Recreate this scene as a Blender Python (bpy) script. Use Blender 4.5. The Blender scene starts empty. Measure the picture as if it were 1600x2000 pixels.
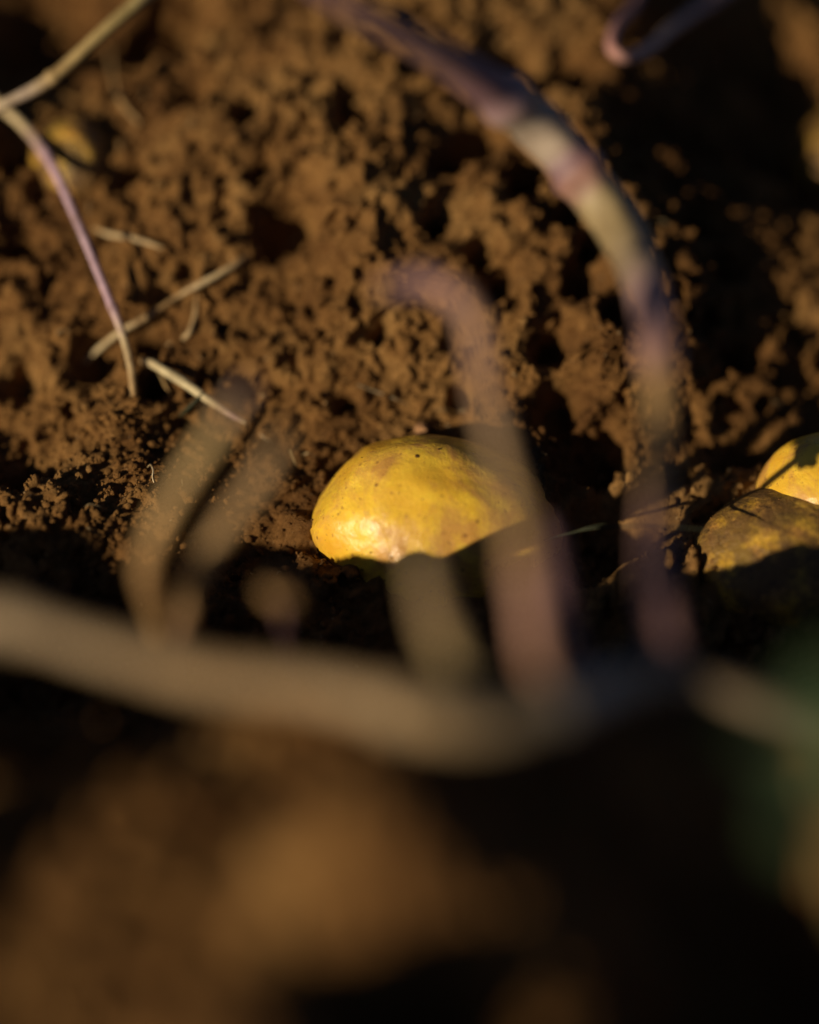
import bpy, bmesh, math, random
import numpy as np
from mathutils import Vector, Matrix, noise as mnoise

scene = bpy.context.scene
COL = scene.collection
random.seed(7)
rng = np.random.default_rng(11)

# ------------------------------------------------------------------ camera
PITCH = math.radians(38.0)
FWD = Vector((0, math.cos(PITCH), -math.sin(PITCH)))
UP = Vector((0, math.sin(PITCH), math.cos(PITCH)))
RIGHT = Vector((1, 0, 0))
FOCUS = 0.80
LENS, SENSOR = 85.0, 24.0
CAM = Vector((0, 0, 0.02)) - FWD * FOCUS
cd = bpy.data.cameras.new('camera')
cam = bpy.data.objects.new('camera', cd)
COL.objects.link(cam)
cam.location = CAM
cam.rotation_euler = (math.radians(90) - PITCH, 0, 0)
cd.lens = LENS
cd.sensor_fit = 'HORIZONTAL'
cd.sensor_width = SENSOR
cd.clip_start = 0.02
cd.clip_end = 300
cd.dof.use_dof = True
cd.dof.focus_distance = 0.794
cd.dof.aperture_fstop = 1.4
cd.dof.aperture_blades = 0
scene.camera = cam

# ------------------------------------------------------------------ light
SUN = (RIGHT * -0.70 + UP * -0.17 + FWD * -0.69).normalized()   # towards the sun
EL = math.asin(SUN.z)
AZ = math.atan2(SUN.x, SUN.y)
world = bpy.data.worlds.new('World')
scene.world = world
world.use_nodes = True
wn = world.node_tree
bg = wn.nodes['Background']
sky = wn.nodes.new('ShaderNodeTexSky')
sky.sky_type = 'NISHITA'
sky.sun_disc = False
sky.sun_elevation = EL
sky.sun_rotation = AZ
sky.air_density = 0.3
sky.dust_density = 0.3
wn.links.new(sky.outputs['Color'], bg.inputs['Color'])
bg.inputs['Strength'].default_value = 0.05
ld = bpy.data.lights.new('sun', 'SUN')
ld.energy = 5.0
ld.angle = math.radians(0.5)
ld.color = (1.0, 0.81, 0.54)
sun = bpy.data.objects.new('sun', ld)
COL.objects.link(sun)
sun.rotation_euler = SUN.to_track_quat('Z', 'Y').to_euler()
sun.location = SUN * 3

scene.view_settings.view_transform = 'Standard'
scene.view_settings.look = 'None'
scene.view_settings.gamma = 1
scene.view_settings.use_curve_mapping = False
scene.view_settings.exposure = 0.0
scene.cycles.use_denoising = True
scene.cycles.max_bounces = 5


# ------------------------------------------------------------------ helpers
def at(px, py, d):
    """point seen at a place of the 1600x2000 photograph at the given depth"""
    if d < .735: d = .735 - (.735 - d) * 1.65
    k = SENSOR / LENS / 1600.0
    return CAM + FWD * d + RIGHT * ((px - 800) * k * d) + UP * ((1000 - py) * k * d)


def tag(o, label=None, cat=None, group=None, kind=None):
    if label: o['label'] = label
    if cat: o['category'] = cat
    if group: o['group'] = group
    if kind: o['kind'] = kind
    return o


def link(name, me, mat, parent=None):
    o = bpy.data.objects.new(name, me)
    COL.objects.link(o)
    if mat: me.materials.append(mat)
    if parent: o.parent = parent
    return o


def np_mesh(name, V, quads=None, tris=None, smooth=True):
    me = bpy.data.meshes.new(name)
    V = np.asarray(V, dtype=np.float32)
    me.vertices.add(len(V))
    me.vertices.foreach_set('co', V.ravel())
    loops, starts, n = [], [], 0
    if quads is not None and len(quads):
        loops.append(np.asarray(quads, dtype=np.int32).ravel())
        starts.append(np.arange(len(quads), dtype=np.int32) * 4); n += len(quads) * 4
    if tris is not None and len(tris):
        loops.append(np.asarray(tris, dtype=np.int32).ravel())
        starts.append(np.arange(len(tris), dtype=np.int32) * 3 + n)
    loops = np.concatenate(loops); starts = np.concatenate(starts)
    me.loops.add(len(loops))
    me.loops.foreach_set('vertex_index', loops)
    me.polygons.add(len(starts))
    me.polygons.foreach_set('loop_start', starts)
    me.polygons.foreach_set('use_smooth', np.full(len(starts), smooth))
    me.update(calc_edges=True)
    me.validate()
    return me


class NT:
    def __init__(self, name):
        self.m = bpy.data.materials.new(name)
        self.m.use_nodes = True
        self.t = self.m.node_tree
        self.b = self.t.nodes['Principled BSDF']
        self.tc = self.t.nodes.new('ShaderNodeTexCoord').outputs['Object']

    def n(self, kind, **kw):
        nd = self.t.nodes.new(kind)
        for k, v in kw.items():
            if k in nd.inputs.keys(): nd.inputs[k].default_value = v
            else: setattr(nd, k, v)
        return nd

    def l(self, a, b): self.t.links.new(a, b)

    def noise(self, scale, detail=4, rough=0.55, vec=None, dist=0.0):
        nd = self.n('ShaderNodeTexNoise', Scale=scale, Detail=detail, Roughness=rough, Distortion=dist)
        self.l(vec or self.tc, nd.inputs['Vector'])
        return nd.outputs['Fac']

    def ramp(self, fac, stops):
        nd = self.n('ShaderNodeValToRGB')
        cr = nd.color_ramp
        while len(cr.elements) < len(stops): cr.elements.new(0.5)
        for e, (p, c) in zip(cr.elements, stops):
            e.position = p
            e.color = (*c, 1) if len(c) == 3 else c
        self.l(fac, nd.inputs['Fac'])
        return nd.outputs['Color']

    def mix(self, fac, a, b, mode='MIX'):
        nd = self.n('ShaderNodeMix', data_type='RGBA', blend_type=mode)
        for s, v in ((nd.inputs[0], fac), (nd.inputs[6], a), (nd.inputs[7], b)):
            if isinstance(v, bpy.types.NodeSocket): self.l(v, s)
            elif isinstance(v, (int, float)): s.default_value = v
            else: s.default_value = (*v, 1)
        return nd.outputs[2]

    def bump(self, fac, dist, strength=1.0, normal=None):
        nd = self.n('ShaderNodeBump', Strength=strength, Distance=dist)
        self.l(fac, nd.inputs['Height'])
        if normal: self.l(normal, nd.inputs['Normal'])
        return nd.outputs['Normal']


# ------------------------------------------------------------------ materials
def soil_material():
    k = NT('soil')
    c = k.ramp(k.noise(28, 5, 0.6), [(0.3, (0.125, 0.060, 0.020)), (0.5, (0.195, 0.100, 0.033)), (0.68, (0.280, 0.160, 0.058))])
    c2 = k.ramp(k.noise(260, 4, 0.65), [(0.3, (0.62, 0.58, 0.55)), (0.6, (1, 1, 1)), (0.78, (1.22, 1.2, 1.15))])
    c = k.mix(1.0, c, c2, 'MULTIPLY')
    c = k.mix(k.ramp(k.noise(1500, 2, 0.5), [(0.66, (0, 0, 0)), (0.74, (0.5, 0.5, 0.5))]), c, (0.36, 0.25, 0.13))
    damp = k.ramp(k.noise(17, 6, 0.7, dist=0.4), [(0.36, (0.62, 0.58, 0.56)), (0.5, (1, 1, 1)), (0.66, (1.16, 1.19, 1.2))])
    c = k.mix(1.0, c, damp, 'MULTIPLY')
    vo = k.n('ShaderNodeTexVoronoi', Scale=420.0, Randomness=1.0)
    k.l(k.tc, vo.inputs['Vector'])
    bit = k.ramp(vo.outputs['Distance'], [(0.10, (1, 1, 1)), (0.2, (0, 0, 0))])
    pale = k.ramp(k.noise(300, 2, 0.5), [(0.60, (0, 0, 0)), (0.64, (0.8, 0.8, 0.8))])
    dark = k.ramp(k.noise(270, 2, 0.5), [(0.34, (0.85, 0.85, 0.85)), (0.38, (0, 0, 0))])
    c = k.mix(k.mix(1.0, bit, pale, 'MULTIPLY'), c, (0.42, 0.31, 0.18))
    c = k.mix(k.mix(1.0, bit, dark, 'MULTIPLY'), c, (0.035, 0.022, 0.013))
    k.l(c, k.b.inputs['Base Color'])
    k.b.inputs['Roughness'].default_value = 0.95
    k.b.inputs['Specular IOR Level'].default_value = 0.12
    nb = k.bump(k.noise(420, 5, 0.7), 0.0016, 0.9)
    nb = k.bump(k.noise(1700, 3, 0.7), 0.0005, 0.9, nb)
    k.l(nb, k.b.inputs['Normal'])
    return k.m


def potato_material(name, dusty=0.0):
    k = NT(name)
    skin = k.ramp(k.noise(45, 4, 0.55), [(0.32, (0.62, 0.34, 0.03)), (0.5, (0.78, 0.53, 0.05)), (0.7, (0.83, 0.62, 0.10))])
    blot = k.ramp(k.noise(48, 7, 0.72, dist=0.5), [(0.44 - 0.1 * dusty, (0, 0, 0)), (0.58 - 0.1 * dusty, (0.85, 0.85, 0.85))])
    c = k.mix(blot, skin, (0.47, 0.235, 0.065))
    speck = k.ramp(k.noise(700, 3, 0.6), [(0.62, (0, 0, 0)), (0.70, (0.7, 0.7, 0.7))])
    c = k.mix(speck, c, (0.25, 0.11, 0.03))
    vo = k.n('ShaderNodeTexVoronoi', Scale=230.0, Randomness=1.0)
    k.l(k.tc, vo.inputs['Vector'])
    dots = k.ramp(vo.outputs['Distance'], [(0.08, (1, 1, 1)), (0.17, (0, 0, 0))])
    few = k.ramp(k.noise(120, 3, 0.6), [(0.48, (0, 0, 0)), (0.6, (0.8, 0.8, 0.8))])
    c = k.mix(k.mix(1.0, dots, few, 'MULTIPLY'), c, (0.17, 0.07, 0.025))
    dustfilm = k.ramp(k.noise(330, 5, 0.7), [(0.58, (0, 0, 0)), (0.75, (0.55, 0.55, 0.55))])
    c = k.mix(k.mix(1.0, dustfilm, blot, 'MULTIPLY'), c, (0.34, 0.22, 0.12))
    if dusty:
        d = k.ramp(k.noise(85, 7, 0.75), [(0.5 - 0.3 * dusty, (0, 0, 0)), (0.66 - 0.3 * dusty, (0.85, 0.85, 0.85))])
        c = k.mix(d, c, (0.10, 0.055, 0.023))
        c = k.mix(k.ramp(k.noise(260, 5, 0.75), [(0.52, (0, 0, 0)), (0.64, (0.75, 0.75, 0.75))]), c, (0.055, 0.032, 0.016))
    k.l(c, k.b.inputs['Base Color'])
    r = k.ramp(k.noise(160, 4, 0.6), [(0.3, (0.24 + .2 * dusty,) * 3), (0.7, (0.42 + 0.4 * dusty,) * 3)])
    k.l(r, k.b.inputs['Roughness'])
    k.b.inputs['Specular IOR Level'].default_value = 0.6 - 0.4 * dusty
    k.b.inputs['Subsurface Weight'].default_value = 0.12 * (1 - dusty)
    k.b.inputs['Subsurface Radius'].default_value = (0.006, 0.003, 0.001)
    k.b.inputs['Subsurface Scale'].default_value = 0.5
    nb = k.bump(k.noise(230, 5, 0.7), 0.0006 + 0.0018 * dusty, 0.6 + 0.4 * dusty)
    nb = k.bump(k.noise(1100, 3, 0.6), 0.00022, 0.6, nb)
    k.l(nb, k.b.inputs['Normal'])
    return k.m


def stem_material():
    k = NT('stem_skin')
    a = k.n('ShaderNodeAttribute', attribute_name='col').outputs['Color']
    v = k.ramp(k.noise(220, 4, 0.6), [(0.3, (0.66, 0.62, 0.6)), (0.65, (1.1, 1.1, 1.1))])
    c = k.mix(1.0, a, v, 'MULTIPLY')
    c = k.mix(k.ramp(k.noise(150, 6, 0.7), [(0.55, (0, 0, 0)), (0.68, (0.7, 0.7, 0.7))]), c, (0.13, 0.07, 0.028))
    k.l(c, k.b.inputs['Base Color'])
    k.b.inputs['Roughness'].default_value = 0.55
    k.b.inputs['Specular IOR Level'].default_value = 0.35
    k.l(k.bump(k.noise(600, 3, 0.6), 0.0004, 0.6), k.b.inputs['Normal'])
    return k.m


def plain_material(name, c0, c1, rough=0.7, scale=200, spec=0.25):
    k = NT(name)
    k.l(k.ramp(k.noise(scale, 4, 0.6), [(0.3, c0), (0.7, c1)]), k.b.inputs['Base Color'])
    k.b.inputs['Roughness'].default_value = rough
    k.b.inputs['Specular IOR Level'].default_value = spec
    k.l(k.bump(k.noise(scale * 3, 3, 0.6), 0.0004, 0.6), k.b.inputs['Normal'])
    return k.m


SOIL = soil_material()
POTATO = potato_material('potato_skin')
DUSTY = potato_material('dusty_potato_skin', 0.45)
MUDDY = potato_material('muddy_potato_skin', 0.50)
STEM = stem_material()
BLADE = plain_material('dark_blade', (0.018, 0.022, 0.012), (0.03, 0.034, 0.018), 0.6)
LEAF = plain_material('green_leaf', (0.045, 0.085, 0.040), (0.075, 0.12, 0.055), 0.6, 120)
DARKSOIL = plain_material('humus', (0.02, 0.013, 0.008), (0.07, 0.045, 0.025), 0.95, 400, 0.1)
EYE = plain_material('potato_eye', (0.05, 0.02, 0.008), (0.09, 0.04, 0.012), 0.9)


# ------------------------------------------------------------------ the shape of the dug field
def sstep(a, b, v):
    t = np.clip((v - a) / (b - a), 0, 1)
    return t * t * (3 - 2 * t)


def gauss(x, y, cx, cy, rx, ry=None):
    ry = ry or rx
    return np.exp(-(((x - cx) / rx) ** 2 + ((y - cy) / ry) ** 2))


def softplus(v, w):
    return w * np.logaddexp(0, v / w)


def base(x, y):
    """height of the smooth ground: a trench with the potatoes between a steep bank and a near ridge"""
    recess = 0.036 * sstep(0.045, 0.13, x)
    bank = 0.72 * softplus(y - 0.022 - recess, 0.008)
    bank = bank - 0.48 * softplus(y - 0.112 + 0.030 * sstep(0.05, 0.11, np.abs(x + .005)), 0.012)
    bank = bank - 0.20 * softplus(y - 0.26, 0.03) - 0.25 * softplus(y - 0.36, 0.03)
    bank = np.where(y > 0.8, np.minimum(bank, 0.04), bank)
    shelf = 0.020 * sstep(-0.060, -0.012, y)
    crest = 0.092 - 0.010 * sstep(-0.09, -0.12, x) + 0.0025 * gauss(x, y * 0, -.128, 0, .016, 1) - 0.0035 * gauss(x, y * 0, -.158, 0, .016, 1) + 0.003 * sstep(-.082, -.066, x) * (1 - sstep(-.02, .02, x))
    crest = crest + (0.0010 * np.sin(x * 150 + .6) + 0.0010 * np.sin(x * 390 + 1)) * sstep(-.115, -.135, x) + .007 * np.exp(-((x + .255) / .02) ** 2)  # bumps and dips of the unseen left crest added to shape the shadow edge
    ridge = crest * sstep(-0.085, -0.165, y) * (1 - sstep(-0.30, -0.42, y) * 0.6)
    left = 0.006 * gauss(x, y, -0.10, -0.005, 0.05, 0.03)
    near = 0.030 * gauss(x, y, -0.004, -0.222, 0.027, 0.022)
    hollow = -0.060 * gauss(x, y, 0.065, -0.215, 0.030, 0.045) - 0.06 * gauss(x, y, .120, -.240, .028, .05) - 0.036 * gauss(x, y, -0.080, -0.157, 0.028, 0.012) - 0.045 * gauss(x, y, 0.0, -.247, .018, .014)
    shade_knolls_humps = 0.047 * gauss(x, y, -0.148, -0.257, 0.018, 0.018) + 0.018 * gauss(x, y, -.035, -.275, .016, .014) + 0.026 * gauss(x, y, .082, -.122, .011, .011) + 0.028 * gauss(x, y, .102, -.121, .009, .010) + 0.036 * gauss(x, y, -0.150, -0.320, 0.03, 0.03)  # out-of-view knolls added to cast shade; the two right humps carry clods
    dents_shade_rise = -0.026 * gauss(x, y, .124, .150, .036, .030) - 0.020 * gauss(x, y, -.085, .158, .045, .014) + 0.036 * gauss(x, y, -.168, .098, .026, .026)  # two hollows, plus an unseen left rise added to shade the upper left
    return shade_knolls_humps + dents_shade_rise + bank + shelf + ridge + left + near + hollow


def ground_at(px, py):
    """where the sight line through a place of the photograph meets the smooth ground"""
    p0, p1 = at(px, py, 0.5), at(px, py, 1.2)
    t = np.linspace(0, 1, 1200)
    X = p0.x + (p1.x - p0.x) * t; Y = p0.y + (p1.y - p0.y) * t; Z = p0.z + (p1.z - p0.z) * t
    hit = np.nonzero(Z < base(X, Y))[0]
    i = hit[0] if len(hit) else len(t) - 1
    return X[i], Y[i], Z[i]


def bedded(px, py, out):
    g = Vector(ground_at(px, py))
    return g + (CAM - g).normalized() * out


# ------------------------------------------------------------------ crumbly soil as a solid full of holes
def axis(fine0, fine1, step, lo, hi, grow=1.07, cap=0.012):
    mid = list(np.arange(fine0, fine1, step))
    a, s = [mid[0]], step
    while a[-1] > lo: s = min(s * grow, cap); a.append(a[-1] - s)
    b, s = [mid[-1]], step
    while b[-1] < hi: s = min(s * grow, cap); b.append(b[-1] + s)
    return np.array(a[:0:-1] + mid + b[1:])


XS = axis(-0.140, 0.130, 0.00062, -0.42, 0.44)
YS = np.concatenate([axis(-0.27, -0.085, 0.0016, -0.45, -0.086, cap=0.01)[:-1], axis(-0.085, -0.035, 0.0012, -0.084, -0.0355, cap=.0012)[:-1], axis(-0.035, 0.045, 0.00055, -0.0345, 0.0455, cap=.0006), axis(0.046, 0.165, 0.00064, 0.0465, 0.55)])
YS = np.unique(np.round(YS, 6))
YS = YS[np.concatenate([[True], np.diff(YS) > 2e-4])]
HS = np.arange(-0.030, 0.0165, 0.00070)


def taps(v, wl):
    """cubic B-spline weights of the four lattice points round each coordinate"""
    u = v / wl
    u = u - u.min() + 1.5
    i = np.floor(u).astype(int); f = (u - i).astype(np.float32)
    return i - 1, [(1 - f) ** 3 / 6, (3 * f ** 3 - 6 * f ** 2 + 4) / 6, (-3 * f ** 3 + 3 * f ** 2 + 3 * f + 1) / 6, f ** 3 / 6]


def vnoise(wx, wy, wh, seed):
    g = np.random.default_rng(seed)
    tx, ty, th = taps(XS, wx), taps(YS, wy), taps(HS, wh)
    L = g.standard_normal((tx[0].max() + 4, ty[0].max() + 4, th[0].max() + 4)).astype(np.float32) / np.float32(0.36)
    T = sum(L[:, :, th[0] + k] * th[1][k][None, None, :] for k in range(4))
    T = sum(T[:, ty[0] + k, :] * ty[1][k][None, :, None] for k in range(4))
    out = np.zeros((len(XS), len(YS), len(HS)), dtype=np.float32)
    for k in range(4): out += T[tx[0] + k] * tx[1][k][:, None, None]
    return out


GX, GY = np.meshgrid(XS, YS, indexing='ij')
LEAN = 0.2                                                # the lumps lean over to the right up the bank


def lean(y): return LEAN * (np.clip(y, -0.06, 0.22) - 0.03)


GX = GX + lean(GY)
BZ = base(GX, GY)

# amplitude of the relief, and holes and swells that have their own place
amp = 1.0 - 0.45 * gauss(GX, GY, *ground_at(720, 760)[:2], 0.030, 0.022) \
      - 0.35 * gauss(GX, GY, *ground_at(200, 960)[:2], 0.04, 0.02) - 0.35 * gauss(GX, GY, *ground_at(170, 320)[:2], 0.02)
amp = amp * (1 - 0.25 * sstep(-0.11, -0.15, GY))
amp = amp + 0.2 * sstep(0.03, 0.09, GX) * sstep(0.0, 0.05, GY)
swell = np.zeros_like(GX)
HOLES = [(560, 440, 48, 1), (850, 445, 26, 1), (1125, 560, 36, 1), (880, 300, 30, .9), (940, 250, 40, 1), (1030, 330, 34, 1), (1120, 410, 30, 1),
         (1075, 690, 34, 1), (1090, 800, 40, 1), (1160, 900, 55, .9), (1170, 1010, 55, 1), (1150, 1085, 50, 1), (1250, 230, 44, .8), (1340, 250, 55, .8), (1400, 350, 50, .8), (1480, 90, 70, .8),
         (1540, 190, 50, .8), (1420, 520, 34, .7), (1440, 700, 36, .8), (1380, 620, 26, .7), (1200, 620, 34, .9), (1160, 480, 28, .9), (40, 470, 26, .9),
         (40, 310, 34, 1), (190, 690, 40, 1), (300, 660, 30, .9), (300, 760, 26, .9), (40, 740, 30, .8), (40, 930, 50, 1.1), (480, 215, 26, .8),
         (370, 175, 34, 1), (90, 30, 90, 1.1), (330, 30, 70, 1), (250, 330, 20, .8), (690, 230, 24, .8), (510, 330, 20, .6), (985, 100, 50, 1),
         (1130, 100, 50, 1), (1460, 880, 40, 1), (1390, 430, 34, .9), (680, 180, 22, .7), (940, 500, 26, .9), (970, 560, 26, 1), (740, 660, 16, .7), (680, 790, 14, .7), (900, 780, 22, .7),
         (470, 1060, 80, .8), (1250, 1020, 60, .8)]
for px, py, r, s in HOLES:
    cx, cy, _ = ground_at(px, py)
    rr = r * 1.42e-4 * 1.05
    a = (GX - cx) * 0.8 + (GY - cy) * 0.6; b = -(GX - cx) * 0.6 + (GY - cy) * 0.8
    swell -= 0.017 * s * np.exp(-((a / (rr * 1.35)) ** 2 + (b / rr) ** 2) ** 1.5)
for px, py, r, s in [(700, 300, 130, .006), (420, 280, 90, .005), (980, 450, 80, .006), (760, 490, 90, .005), (1290, 690, 60, .006), (1180, 700, 30, .005),
                     (1480, 470, 50, .006), (240, 840, 70, .006), (1100, 560, 30, .004), (640, 100, 80, .004), (690, 1050, 34, -.004), (590, 1000, 30, .003), (1000, 1060, 60, -.004), (860, 930, 120, -.007)]:
    cx, cy, _ = ground_at(px, py)
    swell += s * gauss(GX, GY, cx, cy, r * 1.42e-4)

F = np.empty((len(XS), len(YS), len(HS)), dtype=np.float32)
F[:] = HS[None, None, :].astype(np.float32)
F -= swell[:, :, None].astype(np.float32)
A3 = amp[:, :, None].astype(np.float32)
F += 0.0018 * A3 * vnoise(0.012, 0.0115, 0.012, 1)
F += 0.0022 * vnoise(0.030, 0.034, 0.03, 8)
n = vnoise(0.0052, 0.0050, 0.0052, 2)
F += 0.0020 * A3 * (np.abs(n + 0.30) - 0.8)
n = vnoise(0.0027, 0.0026, 0.0027, 3)
F += 0.0015 * A3 * n
n = vnoise(0.0016, 0.0018, 0.0016, 4)
F -= 0.0013 * (np.abs(n) - 0.75)
del n
F[:, :, 0] = -1; F[:, :, 1] = np.minimum(F[:, :, 1], -1e-4)
F[:, :, -1] = 1


def surface_nets(F):
    S = F < 0
    nx, ny, nz = F.shape
    c = S[:-1, :-1, :-1].astype(np.uint8)
    for dx in (0, 1):
        for dy in (0, 1):
            for dz in (0, 1):
                if dx + dy + dz: c = c + S[dx:nx - 1 + dx, dy:ny - 1 + dy, dz:nz - 1 + dz]
    act = (c > 0) & (c < 8)
    I, J, K = np.nonzero(act)
    idx = np.full(act.shape, -1, dtype=np.int32)
    idx[I, J, K] = np.arange(len(I))
    cor = {}
    for dx in (0, 1):
        for dy in (0, 1):
            for dz in (0, 1): cor[dx, dy, dz] = F[I + dx, J + dy, K + dz]
    acc = np.zeros((len(I), 3)); cnt = np.zeros(len(I))
    keys = list(cor)
    for p in keys:
        for ax in range(3):
            if p[ax] == 0:
                q = list(p); q[ax] = 1; q = tuple(q)
                a, b = cor[p], cor[q]
                m = (a < 0) != (b < 0)
                t = np.where(m, a / np.where(m, a - b, 1), 0)
                for d in range(3):
                    acc[:, d] += np.where(m, p[d] + (t if d == ax else 0), 0)
                cnt += m
    pos = np.stack([I, J, K], 1) + acc / cnt[:, None]
    quads = []
    for ax in range(3):
        o = [1, 1, 1]; o[ax] = 0
        sl0 = [slice(o[d], F.shape[d] - 1) for d in range(3)]
        sl1 = list(sl0); sl1[ax] = slice(1, F.shape[ax])
        a = S[tuple(sl0)]; b = S[tuple(sl1)]
        for m, flip in ((a & ~b, False), (~a & b, True)):
            P = np.stack(np.nonzero(m), 1) + np.array(o)
            u, v = [(1, 2), (2, 0), (0, 1)][ax]
            def g(du, dv):
                Q = P.copy(); Q[:, u] -= du; Q[:, v] -= dv
                return idx[Q[:, 0], Q[:, 1], Q[:, 2]]
            q = np.stack([g(1, 1), g(0, 1), g(0, 0), g(1, 0)], 1)
            if flip: q = q[:, ::-1]
            quads.append(q)
    return pos, np.concatenate(quads)


pos, quads = surface_nets(F)
del F
# keep the one connected body
lab = np.arange(len(pos))
E = np.concatenate([quads[:, [0, 1]], quads[:, [1, 2]], quads[:, [2, 3]], quads[:, [3, 0]]])
for _ in range(60):
    m = np.minimum(lab[E[:, 0]], lab[E[:, 1]])
    new = lab.copy()
    np.minimum.at(new, E[:, 0], m); np.minimum.at(new, E[:, 1], m)
    new = new[new]; new = new[new]
    if (new == lab).all(): break
    lab = new
big = np.bincount(lab).argmax()
keepv = lab == big
quads = quads[keepv[quads].all(1)]
remap = np.cumsum(keepv) - 1
pos = pos[keepv]; quads = remap[quads]


def to_world(pos):
    x = np.interp(pos[:, 0], np.arange(len(XS)), XS)
    y = np.interp(pos[:, 1], np.arange(len(YS)), YS)
    h = np.interp(pos[:, 2], np.arange(len(HS)), HS)
    x = x + lean(y)
    e = 0.004
    z = base(x, y)
    gx = (base(x + e, y) - base(x - e, y)) / (2 * e)
    gy = (base(x, y + e) - base(x, y - e)) / (2 * e)
    l = np.sqrt(gx * gx + gy * gy + 1)
    return np.stack([x - gx / l * h, y - gy / l * h, z + h / l], 1)


W = to_world(pos)
print('soil quads', len(quads))
me = np_mesh('soil_bank', W, quads)
soil = link('ground_soil', me, SOIL)
tag(soil, 'crumbly brown soil of the dug furrow full of holes and clods', kind='structure')

# the field going on around it
fx = np.concatenate([-np.geomspace(60, .45, 60), np.linspace(-.42, .44, 60), np.geomspace(.47, 60, 60)])
fy = np.concatenate([-np.geomspace(60, .48, 60), np.linspace(-.45, .55, 60), np.geomspace(.58, 60, 60)])
FX, FY = np.meshgrid(fx, fy, indexing='ij')
inside = (FX - lean(FY) > XS[0] + .005) & (FX - lean(FY) < XS[-1] - .005) & (FY > YS[0] + .005) & (FY < YS[-1] - .005)
FZ = base(np.clip(FX, -1, 1), np.clip(FY, -.5, .75)) + rng.normal(0, .003, FX.shape)
FZ = np.where(inside, FZ - 0.034, FZ)
ii = np.arange(FX.size).reshape(FX.shape)
fq = np.stack([ii[:-1, :-1], ii[1:, :-1], ii[1:, 1:], ii[:-1, 1:]], -1).reshape(-1, 4)
field = link('field', np_mesh('field', np.stack([FX, FY, FZ], -1).reshape(-1, 3), fq), SOIL)
tag(field, 'open brown field around the dug furrow', kind='structure')

# ------------------------------------------------------------------ loose crumbs lying on the soil
def ico(sub):
    bm = bmesh.new()
    bmesh.ops.create_icosphere(bm, subdivisions=sub, radius=1)
    V = np.array([v.co[:] for v in bm.verts]); T = np.array([[v.index for v in f.verts] for f in bm.faces])
    bm.free()
    return V, T


nrm = np.empty(len(W) * 3, dtype=np.float32)
me.vertex_normals.foreach_get('vector', nrm)
nrm = nrm.reshape(-1, 3)
ok = np.nonzero((np.abs(W[:, 0]) < .125) & (W[:, 1] > -.06) & (W[:, 1] < .16) & (nrm[:, 2] > .45))[0]
w = 1 + 3 * gauss(W[ok, 0], W[ok, 1], -.08, .005, .05, .03) + 2 * gauss(W[ok, 0], W[ok, 1], 0, .03, .06, .02)
pick = rng.choice(ok, 9000, replace=False, p=w / w.sum())
IV, IT = ico(1)
protos = []
for s in range(10):
    d = np.array([1 + .7 * mnoise.noise(Vector(v) * 1.7 + Vector((s * 9, 0, 0))) + .45 * mnoise.noise(Vector(v) * 3 + Vector((0, s * 9, 0))) for v in IV])
    protos.append(IV * d[:, None] * np.array([1, random.uniform(.7, 1), random.uniform(.6, .9)]))
CV, CT = [], []
for q, i in enumerate(pick):
    r = min(0.00035 * rng.pareto(2.2) + 0.00035, 0.0016)
    a = rng.uniform(0, 6.28); c, s = math.cos(a), math.sin(a)
    R = np.array([[c, -s, 0], [s, c, 0], [0, 0, 1]])
    CV.append(protos[q % 10] @ R.T * r + W[i] + nrm[i] * r * .4)
    CT.append(IT + q * len(IV))
crumbs = link('soil_crumbs', np_mesh('soil_crumbs', np.concatenate(CV), tris=np.concatenate(CT)), SOIL)
tag(crumbs, 'fine loose crumbs of brown soil strewn over the bank', 'soil crumbs', kind='stuff')


# ------------------------------------------------------------------ potatoes
def potato(label, center, axes, tilt, seed, mat, sub=5, cuts=(), group=None, lump=0.06):
    bm = bmesh.new()
    bmesh.ops.create_icosphere(bm, subdivisions=sub, radius=1)
    R = Matrix.Rotation(tilt[2], 3, 'Z') @ Matrix.Rotation(tilt[1], 3, 'Y') @ Matrix.Rotation(tilt[0], 3, 'X')
    off = Vector((seed * 3.1, seed * 1.7, seed * 5.3))
    for v in bm.verts:
        p = v.co.copy()
        k = 1 + lump * 1.6 * mnoise.noise(p * 1.3 + off) + lump * .5 * mnoise.noise(p * 3.2 + off) + .006 * mnoise.noise(p * 11 + off)
        p = Vector((p.x * axes[0], p.y * axes[1], p.z * axes[2])) * k
        p = R @ p
        for nv, dist, soft in cuts:
            e = p.dot(nv) - dist
            if e > 0: p -= nv * e * soft
        v.co = p
    for f in bm.faces: f.smooth = True
    me = bpy.data.meshes.new('potato'); bm.to_mesh(me); bm.free()
    o = link('potato', me, mat)
    o.location = center
    tag(o, label, 'potato', group)
    return o


def camdir(r, u, b):
    return (RIGHT * r + UP * u - FWD * b).normalized()


main = potato('large glossy yellow potato in the middle, half buried at the foot of the soil bank',
              at(858, 1030, .804), (.0355, .027, .0250), (0, math.radians(9), math.radians(-4)), 2, POTATO, 6,
              cuts=[(camdir(-.80, .58, .15), .0292, .55)], group='potatoes in the dug furrow', lump=.05)


def on_potato(o, px, py):
    org = CAM; d = (at(px, py, 1) - CAM).normalized()
    ok, loc, nor, _ = o.ray_cast(org - o.location, d)
    return (loc, nor) if ok else (Vector(), Vector((0, 0, 1)))


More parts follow.
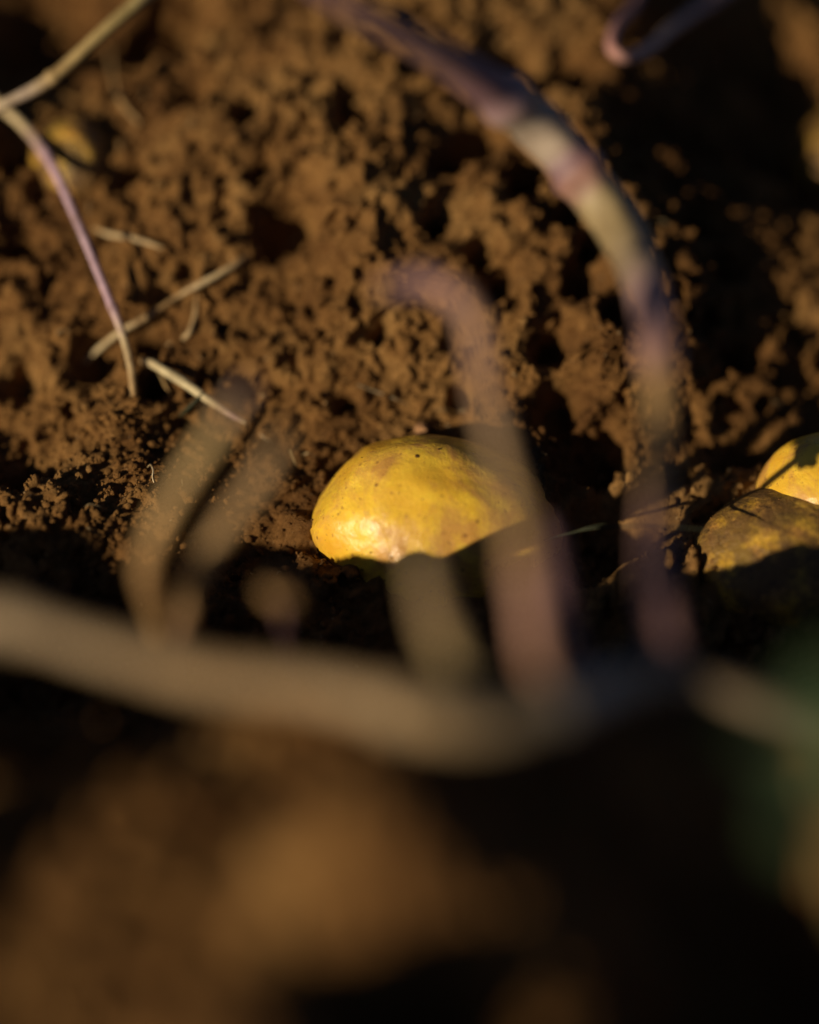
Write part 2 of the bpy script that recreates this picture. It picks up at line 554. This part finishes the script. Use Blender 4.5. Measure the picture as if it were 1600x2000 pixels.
bpy.context.view_layer.update()
def blob_mesh(r, seed, sub=3, flat=.5, rough=.35):
    V, T = ico(sub)
    d = np.array([1 + rough * mnoise.noise(Vector(v) * 1.6 + Vector((seed * 7, 0, 0))) + rough * .5 * mnoise.noise(Vector(v) * 4 + Vector((seed * 3, 1, 0)))
                  + rough * .3 * mnoise.noise(Vector(v) * 9 + Vector((seed, 5, 0))) for v in V])
    return np_mesh('lump', V * d[:, None] * r * np.array([1, 1, flat]), tris=T)


l, nv = on_potato(main, 815, 891)
e = link('eye', blob_mesh(.00062, 3, 3, .35), EYE, main)
e.location = l
e.rotation_euler = nv.to_track_quat('Z', 'Y').to_euler()

def clinging_soil(o, top, low_rate, rate, seed):
    """grains of earth sticking to the skin, thicker near the ground"""
    g = np.random.default_rng(seed)
    GV, GT, q = [], [], 0
    for v in o.data.vertices:
        low = v.co.z + o.location.z - top
        if g.random() < (low_rate if low < 0 and v.co.y < 0.01 else rate):
            r = min(0.00016 * g.pareto(2.0) + 0.00012, 0.0011 if low < -.006 else .0004)
            GV.append(protos[q % 10] * r + np.array(v.co[:]) + np.array(v.normal[:]) * r * .2); GT.append(IT + q * len(IV)); q += 1
    grit = link('clinging_soil', np_mesh('clinging_soil', np.concatenate(GV), tris=np.concatenate(GT)), SOIL, o)
    grit['kind'] = 'stuff'


clinging_soil(main, .030, .018, .002, 5)
muddy = potato('earth-mottled potato at the right edge, lit on top and shaded below', at(1572, 1102, .795), (.033, .025, .0195), (0, math.radians(2), .1), 5, MUDDY, 5,
       group='potatoes in the dug furrow', lump=.04)
clinging_soil(muddy, .030, .16, .10, 6)
potato('bright yellow potato peeping out behind the earth-mottled one', bedded(1618, 962, .004), (.0185, .018, .0165), (0, 0, 0), 9, POTATO, 5, group='potatoes in the dug furrow')
potato('pale blurred potato high on the bank at the upper right', bedded(1668, 318, .001), (.020, .02, .0175), (0, .3, 0), 4, MUDDY, 5, group='potatoes in the dug furrow')
potato('earth-covered potato beneath the left purple stem, flush with the bank', bedded(148, 325, -.0085), (.0125, .014, .0155), (.3, 0, .2), 6, MUDDY, 5, group='potatoes in the dug furrow')


# ------------------------------------------------------------------ stems, roots and blades
def tube_mesh(pts, rad, cols, seg=12, n=90, wob=0.0, seed=0, flat=1.0, nodes=()):
    """a tapering round shoot swept through points; colours run along it"""
    P = np.array([p[:] for p in pts]); m = len(P)
    rad = np.interp(np.linspace(0, 1, n), np.linspace(0, 1, len(rad)), rad)
    t = np.linspace(0, m - 1, n)
    Q = np.concatenate([[2 * P[0] - P[1]], P, [2 * P[-1] - P[-2]]])
    out = []
    for u in t:
        i = min(int(u), m - 2); f = u - i
        a, b, c, d = Q[i], Q[i + 1], Q[i + 2], Q[i + 3]
        out.append(.5 * ((2 * b) + (c - a) * f + (2 * a - 5 * b + 4 * c - d) * f * f + (3 * b - a - 3 * c + d) * f ** 3))
    C = np.array(out)
    T = np.gradient(C, axis=0); T /= np.linalg.norm(T, axis=1)[:, None]
    u = np.cross(T[0], [.3, .5, .81]); u /= np.linalg.norm(u)
    V = []; CC = []
    ckeys = np.array([c[0] for c in cols]); cv = np.array([c[1] for c in cols])
    for k in range(n):
        u = u - T[k] * u.dot(T[k]); u /= np.linalg.norm(u)
        w = np.cross(T[k], u)
        s = k / (n - 1)
        col = [np.interp(s, ckeys, cv[:, j]) for j in range(3)]
        for j in range(seg):
            a = 2 * math.pi * j / seg
            r = rad[k] * (1 + sum(.28 * math.exp(-((s - q) / .013) ** 2) for q in nodes) + .035 * math.cos(5 * a + s * 9)) * (1 + wob * mnoise.noise(Vector((s * n * .09, math.cos(a) * .8 + seed, math.sin(a) * .8))))
            V.append(C[k] + (u * math.cos(a) + w * math.sin(a) * flat) * r); CC.append((*col, 1))
    V.append(C[0] - T[0] * rad[0] * .5); CC.append(CC[0]); V.append(C[-1] + T[-1] * rad[-1] * .5); CC.append(CC[-1])
    q = [(k * seg + j, k * seg + (j + 1) % seg, (k + 1) * seg + (j + 1) % seg, (k + 1) * seg + j) for k in range(n - 1) for j in range(seg)]
    tr = [(n * seg, (j + 1) % seg, j) for j in range(seg)] + [(n * seg + 1, (n - 1) * seg + j, (n - 1) * seg + (j + 1) % seg) for j in range(seg)]
    me = np_mesh('shoot', np.array(V), q, tr)
    a = me.color_attributes.new('col', 'FLOAT_COLOR', 'POINT')
    a.data.foreach_set('color', np.array(CC, dtype=np.float32).ravel())
    return me


def shoot(name, label, cat, pix, rad, cols, group=None, mat=None, parent=None, **kw):
    pts = [at(*p) if not isinstance(p, Vector) else p for p in pix]
    o = link(name, tube_mesh(pts, rad, cols, **kw), mat or STEM, parent)
    if label: tag(o, label, cat, group)
    return o


def surf(px, py, up=0.0):
    """a point a little above the real soil surface along a sight line"""
    d = (at(px, py, 1) - CAM).normalized()
    ok, loc, nor, _ = soil.ray_cast(CAM, d)
    if not ok: loc = Vector(ground_at(px, py))
    return loc - d * up


CREAM = (.46, .37, .22); STRAW = (.40, .29, .13); MAUVE = (.30, .195, .215); PLUM = (.17, .095, .115); LILAC = (.40, .27, .35); OLIVE = (.30, .24, .10); PINK = (.42, .22, .20); GREY = (.235, .175, .105)
TAN = (.36, .23, .10)
S = 'stems of the potato plants'
R_ = 'thin roots on the soil bank'

shoot('stem', 'pale mauve stem bending down the bank at the left and rooting in soil', 'stem',
      [bedded(-40, 165, .013), bedded(0, 205, .014), bedded(50, 250, .014), bedded(100, 320, .014), bedded(150, 430, .013), bedded(195, 540, .012), bedded(235, 640, .010), bedded(256, 720, .008), bedded(262, 800, .004), bedded(263, 850, -.003)],
      [.0017, .0016, .0015, .0013, .0012, .0011, .0011, .0013],
      [(0, CREAM), (.22, CREAM), (.32, LILAC), (.48, (.42, .30, .38)), (.62, LILAC), (.70, CREAM), (.85, TAN), (1, TAN)], S, wob=.12, nodes=(.30, .62))
shoot('stem', 'straw coloured stem slanting up out of the upper left corner', 'stem',
      [(-20, 222, .833), (20, 198, .833), (95, 157, .834), (160, 100, .835), (230, 38, .837), (300, -20, .842), (400, -90, .86), (460, -120, .885)],
      [.0013, .0018, .0018, .0020, .0018, .0017], [(0, CREAM), (.2, (.42, .34, .27)), (.3, STRAW), (.6, OLIVE), (1, CREAM)], S, wob=.14, nodes=(.30,))
shoot('root', 'tan root running diagonally across the bank below the dark hole', 'root',
      [surf(505, 488, .0015), surf(455, 520, .002), surf(400, 550, .002), surf(345, 580, .002), surf(290, 618, .003), surf(240, 645, .003), surf(190, 685, .002), surf(165, 710, .0008)],
      [.0007, .0011, .0010, .0006, .0010, .0009, .0008, .0006], [(0, TAN), (.3, CREAM), (.5, TAN), (.75, CREAM), (1, CREAM)], R_, wob=.2)
shoot('root', 'short curved root tip just right of the mauve stem', 'root',
      [surf(182, 445, .001), surf(215, 458, .0018), surf(260, 465, .0018), surf(300, 478, .001), surf(340, 492, .0003)], [.0007, .0009, .0007, .0005], [(0, TAN), (.4, CREAM), (1, TAN)], R_, n=40, wob=.2)
shoot('root', 'faint brown root curling down the upper left bank', 'root',
      [surf(215, 95, .001), surf(222, 150, .002), surf(238, 200, .002), surf(272, 240, .001)], [.0006, .0008, .0008, .0006], [(0, TAN), (1, (.30, .19, .08))], R_, n=40, wob=.2)
shoot('root', 'small forked tan root below the diagonal root', 'root',
      [surf(385, 575, .001), surf(380, 620, .0015), surf(365, 655, .0015), surf(330, 675, .001)], [.0005, .0007, .0007, .0004], [(0, TAN), (1, CREAM)], R_, n=40, wob=.2)
fr = shoot('root_stub', 'cream root stub with a broken papery end left of the big potato', 'root stub',
           [surf(276, 704, .004), surf(300, 712, .005), bedded(345, 738, .008), bedded(395, 772, .008), bedded(440, 803, .007), bedded(480, 825, .0045)],
           [.0009, .0013, .0014, .0013, .0010, .0006], [(0, TAN), (.12, CREAM), (.4, (.50, .44, .27)), (.7, (.50, .42, .26)), (.88, MAUVE), (1, CREAM)], None, n=60, wob=.18)
shoot('husk', 'brown papery husk', None, [surf(300, 712, .004), surf(315, 738, .004), surf(332, 770, .002)], [.0006, .0014, .0004], [(0, OLIVE), (1, TAN)], parent=fr, n=30, flat=.35)

# fine white hairs
H = 'fine white root hairs'
shoot('root_hair', 'tiny white root hair standing on the crumbly soil at left', 'root hair', [surf(294, 905, .003), surf(299, 918, .003), surf(298, 932, .002), surf(303, 950, .0005)], [.00016, .0002, .0002, .00015], [(0, (.7, .62, .45)), (1, (.6, .5, .33))], H, n=24, seg=6)
shoot('root_hair', 'white root hair lying under the front of the big potato', 'root hair', [surf(655, 1062, .002), surf(685, 1060, .003), surf(708, 1066, .003), surf(724, 1078, .002)], [.00018, .00025, .0002, .00015], [(0, (.7, .62, .45)), (1, (.6, .5, .33))], H, n=24, seg=6)
shoot('root_hair', 'short white root hair between the root stub and the big potato', 'root hair', [surf(508, 848, .002), surf(518, 856, .002), surf(528, 862, .001)], [.00018, .0002, .00015], [(0, (.6, .5, .33)), (1, (.6, .5, .33))], H, n=16, seg=6)
shoot('root_hair', 'upright straw root hair beside the left flank of the big potato', 'root hair', [surf(565, 878, .003), surf(572, 895, .002), surf(580, 912, .001)], [.00015, .00022, .00015], [(0, (.5, .4, .2)), (1, (.45, .33, .15))], H, n=16, seg=6)

shoot('root_hair', 'fine grey rootlet on the smooth soil above the big potato', 'root hair', [surf(700, 752, .001), surf(735, 765, .0015), surf(770, 778, .0015), surf(800, 792, .0008)], [.0002, .00025, .0002, .00015], [(0, (.3, .24, .15)), (1, (.25, .18, .1))], H, n=24, seg=6)

# dark grass blades
g1 = shoot('grass_blade', 'long dark blade of grass lying between the two front potatoes', 'grass blade',
           [(1040, 1062, .79), (1100, 1045, .785), (1160, 1032, .778), (1230, 1027, .772), (1310, 1029, .770), (1370, 1034, .769), (1408, 1042, .768)],
           [.0007, .0009, .0008, .0007, .0006, .0005, .0001], [(0, OLIVE), (1, OLIVE)], mat=BLADE, flat=.4, n=60)
shoot('offshoot', 'thin side blade', None, [(1100, 1046, .785), (1150, 1030, .78), (1205, 1018, .778)], [.0005, .0006, .0001], [(0, OLIVE), (1, OLIVE)], mat=BLADE, parent=g1, n=24, flat=.4)
shoot('grass_blade', 'short black blade tip in front of the cream root stub', 'grass blade', [surf(352, 812, .001), surf(370, 796, .004), surf(396, 771, .0075), surf(399, 768, .0076)], [.0006, .0008, .0007, .0002],
      [(0, OLIVE), (1, OLIVE)], mat=BLADE, n=30, flat=.6)

# the plant in the near ground
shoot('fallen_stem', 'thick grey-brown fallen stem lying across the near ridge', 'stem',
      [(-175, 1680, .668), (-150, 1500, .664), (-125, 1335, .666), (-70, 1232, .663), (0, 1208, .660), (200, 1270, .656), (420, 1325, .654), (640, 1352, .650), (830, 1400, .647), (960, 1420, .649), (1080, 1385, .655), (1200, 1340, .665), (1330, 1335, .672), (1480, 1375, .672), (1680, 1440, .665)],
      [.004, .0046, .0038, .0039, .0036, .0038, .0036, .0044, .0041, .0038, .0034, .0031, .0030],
      [(0, GREY), (.3, GREY), (.42, (.28, .19, .10)), (.55, (.30, .215, .12)), (.68, (.25, .20, .125)), (.76, (.46, .42, .34)), (.81, (.24, .19, .12)), (.86, (.16, .12, .075)), (1, (.14, .105, .065))], S, wob=.18, n=140, seg=20, nodes=(.30, .55, .72, .80))  # right end coloured darker to stand for the leaning stems' shadow
shoot('stem', 'tall banded plum and grey stem arching over the bank from the fallen stem', 'stem',
      [(1310, 1345, .672), (1295, 1220, .676), (1280, 1100, .684), (1283, 900, .692), (1288, 720, .700), (1265, 570, .722), (1210, 450, .742), (1130, 340, .747), (1040, 236, .745), (930, 155, .728), (800, 75, .715), (680, 10, .705), (560, -60, .70)],
      [.0036, .0034, .0032, .0034, .0038, .0050, .0062, .0064, .0062, .0050, .0034, .0026, .0016],
      [(0, GREY), (.07, (.36, .20, .19)), (.11, (.34, .19, .18)), (.16, (.25, .15, .15)), (.20, (.25, .15, .15)), (.24, TAN), (.31, TAN), (.345, (.34, .20, .20)), (.40, MAUVE), (.44, (.24, .19, .13)), (.48, (.27, .21, .11)), (.545, (.28, .22, .12)), (.565, (.27, .16, .13)), (.578, (.31, .17, .14)), (.59, PLUM), (.605, (.22, .15, .16)), (.62, (.29, .235, .185)), (.70, (.33, .275, .22)), (.72, MAUVE), (.75, PLUM), (.82, (.20, .12, .12)), (1, PLUM)], S, n=150, wob=.14, seg=20, nodes=(.11, .345, .585, .71))
shoot('stem', 'blurred mauve stem leaning in front of the big potato with its tip bent left', 'stem',
      [(1075, 1400, .655), (1050, 1290, .660), (1030, 1150, .664), (1005, 1000, .668), (972, 860, .675), (945, 740, .683), (930, 645, .688), (893, 580, .690), (830, 548, .690), (745, 560, .690)],
      [.0032, .0032, .0030, .0026, .0024, .0024, .0026, .0028, .0026, .0018],
      [(0, TAN), (.1, (.38, .22, .16)), (.2, (.40, .23, .18)), (.3, TAN), (.45, (.40, .28, .17)), (.58, (.36, .23, .19)), (.7, (.40, .25, .18)), (.8, (.36, .21, .19)), (.92, (.30, .18, .19)), (1, PLUM)], S, n=110, wob=.14, nodes=(.25, .6))
shoot('stem', 'shaded purple stem just right of the leaning one', 'stem', [(1140, 1400, .662), (1110, 1280, .672), (1092, 1160, .684), (1085, 1060, .70), (1075, 1010, .715)], [.0026, .0025, .0023, .002, .0012], [(0, PLUM), (1, PLUM)], S, n=50, wob=.15)
shoot('stem', 'blurred olive stub rising from the fallen stem below the big potato', 'stem', [(930, 1415, .650), (893, 1310, .655), (855, 1220, .660), (835, 1140, .664), (825, 1075, .668)], [.0032, .0032, .0031, .0030, .0022], [(0, OLIVE), (.5, (.31, .22, .12)), (1, (.28, .21, .13))], S, n=60, wob=.15)
shoot('stem', 'left one of two blurred short stems left of the big potato', 'stem', [(322, 1335, .755), (318, 1280, .728), (303, 1190, .704), (288, 1100, .695), (325, 1000, .69), (385, 900, .687), (440, 815, .683), (490, 745, .68)], [.0022, .0023, .0025, .0024, .0022, .0019, .0010], [(0, TAN), (.4, (.33, .20, .09)), (.5, TAN), (.8, STRAW), (1, PLUM)], S, n=60, wob=.15)
shoot('stem', 'right one of two blurred short stems left of the big potato', 'stem', [(345, 1340, .755), (352, 1280, .728), (366, 1195, .704), (393, 1115, .695), (445, 1020, .69), (503, 945, .685), (535, 885, .683), (556, 830, .683)], [.0018, .0019, .0022, .0024, .0023, .0020, .0008], [(0, PLUM), (.4, TAN), (.6, (.30, .20, .10)), (1, (.28, .18, .09))], S, n=60, wob=.15)
shoot('tendril', 'pinkish hooked tendril hanging in at the upper right corner', 'stem', [bedded(1450, -45, .010), bedded(1390, 0, .018), bedded(1320, 50, .022), bedded(1270, 92, .023), bedded(1225, 112, .023), bedded(1195, 92, .022), bedded(1205, 50, .020), bedded(1240, 10, .014), bedded(1255, -30, .004)],
      [.0026, .0022, .0018, .0018, .0019, .0018, .0016, .0014], [(0, MAUVE), (.3, (.50, .36, .30)), (.6, PINK), (1, PLUM)], S, n=70, wob=.15)


# scraps of straw and root fibre scattered over the bank
SV, SQ, ST, SC, n0 = [], [], [], [], 0
spots = rng.choice(ok, 46, replace=False, p=w / w.sum())
for i in spots:
    p = Vector(W[i]); nv = Vector(nrm[i])
    d = Vector(rng.normal(size=3)); d = (d - nv * d.dot(nv)).normalized()
    L = rng.uniform(.0018, .0062)
    b = Vector(rng.normal(size=3)) * L * .16
    r = rng.uniform(.00010, .00022)
    tone = rng.uniform(.5, 1.0)
    sm = tube_mesh([p - d * L * .5 + nv * .0003, p + b + nv * .0008, p + d * L * .5 + nv * .0003], [r, r * 1.2, r * .5], [(0, tuple(tone * c for c in (.50, .40, .23))), (1, tuple(tone * c for c in (.42, .31, .16)))], seg=5, n=8)
    m_ = len(sm.vertices)
    SV.append(np.array([v.co[:] for v in sm.vertices])); SC.append(np.array([c.color[:] for c in sm.color_attributes['col'].data]))
    for f in sm.polygons:
        (SQ if len(f.vertices) == 4 else ST).append([v + n0 for v in f.vertices])
    n0 += m_
    bpy.data.meshes.remove(sm)
sme = np_mesh('straw_scraps', np.concatenate(SV), SQ, ST)
sme.color_attributes.new('col', 'FLOAT_COLOR', 'POINT').data.foreach_set('color', np.concatenate(SC).astype(np.float32).ravel())
tag(link('straw_scraps', sme, STEM), 'tiny pale scraps of straw and root fibre strewn over the soil', 'straw scraps', kind='stuff')


# leaf in the near right
def leaf_mesh(L, wd, seed):
    nu, nvv = 16, 9
    V, Q = [], []
    for i in range(nu):
        s = i / (nu - 1)
        hw = wd * (math.sin(math.pi * s ** .8) ** .8) * (1 + .15 * mnoise.noise(Vector((s * 6, seed, 0))))
        for j in range(nvv):
            t = j / (nvv - 1) * 2 - 1
            V.append((L * s, hw * t, .18 * wd * abs(t) ** 1.3 - .25 * L * s * s + .05 * wd * mnoise.noise(Vector((s * 5, t * 3, seed))) - .03 * wd * math.cos(t * 14)))
    V = np.array(V)
    top = [(i * nvv + j, (i + 1) * nvv + j, (i + 1) * nvv + j + 1, i * nvv + j + 1) for i in range(nu - 1) for j in range(nvv - 1)]
    n0 = len(V)
    V2 = V - np.array([0, 0, .0003])
    bot = [tuple(n0 + a for a in f[::-1]) for f in top]
    return np_mesh('leaf', np.concatenate([V, V2]), top + bot)


plant = bpy.data.objects.new('leafy_shoot', None)
COL.objects.link(plant)
plant.location = at(1662, 1690, .60)
tag(plant, 'blurred green leafy shoot at the near right edge', 'leafy plant')
base_p = plant.location
k_ = link('stalk', tube_mesh([Vector((.004, 0, -.012)), Vector((0, 0, .006)), Vector((-.004, .003, .022))], [.0016, .0014, .001], [(0, OLIVE), (1, OLIVE)], n=20), STEM, plant)
for i, (a, el, L, wd, p) in enumerate([(160, 30, .020, .008, (-.003, .002, .016)), (60, 55, .018, .0075, (-.003, .003, .020)), (220, 10, .016, .007, (-.002, .002, .012)), (110, 70, .018, .008, (-.004, .003, .022)), (300, 25, .018, .008, (-.001, .001, .014))]):
    lf = link('leaf', leaf_mesh(L, wd, i), LEAF, plant)
    lf.location = p
    lf.rotation_euler = (0, -math.radians(el), math.radians(a))


# ------------------------------------------------------------------ small separate lumps
def lump(name, label, cat, loc, r, seed, mat, group=None, flat=.8, rough=.4, sub=4):
    o = link(name, blob_mesh(r, seed, sub, flat, rough), mat)
    o.location = loc
    tag(o, label, cat, group)
    return o


lump('pebble', 'small round reddish pebble on the bank just above the big potato', 'pebble', surf(824, 838, .0010), .0019, 2, plain_material('pebble_stone', (.25, .13, .06), (.36, .20, .10), .8, 300))
lump('humus_clump', 'dark frayed lump of humus right of the big potato', 'soil lump', surf(1040, 905, .0015), .0042, 5, DARKSOIL, rough=.9, sub=5)
BROWN = plain_material('withered_brown', (.20, .11, .045), (.34, .21, .09), .85, 250)
bud = lump('withered_bud', 'round withered brown bud on a dark stalk left of the olive stub', 'bud', at(548, 1150, .688), .0040, 548, BROWN, rough=.5)
link('stalk', tube_mesh([at(548, 1152, .688) - bud.location, at(556, 1230, .706) - bud.location, at(570, 1300, .735) - bud.location, at(578, 1350, .758) - bud.location], [.0012, .0011, .0011, .0012], [(0, PLUM), (1, PLUM)], n=30), STEM, bud)
CL = 'small clods in the shaded trench'
for px, py, r, lab in [(1462, 1228, .0046, 'dull brown clod on a small hump below the earth-mottled potato'),
                       (1594, 1218, .0042, 'pale clod at the right edge below the earth-mottled potato')]:
    lump('clod', lab, 'clod', surf(px, py, .002), r, px, SOIL, CL, rough=.5)
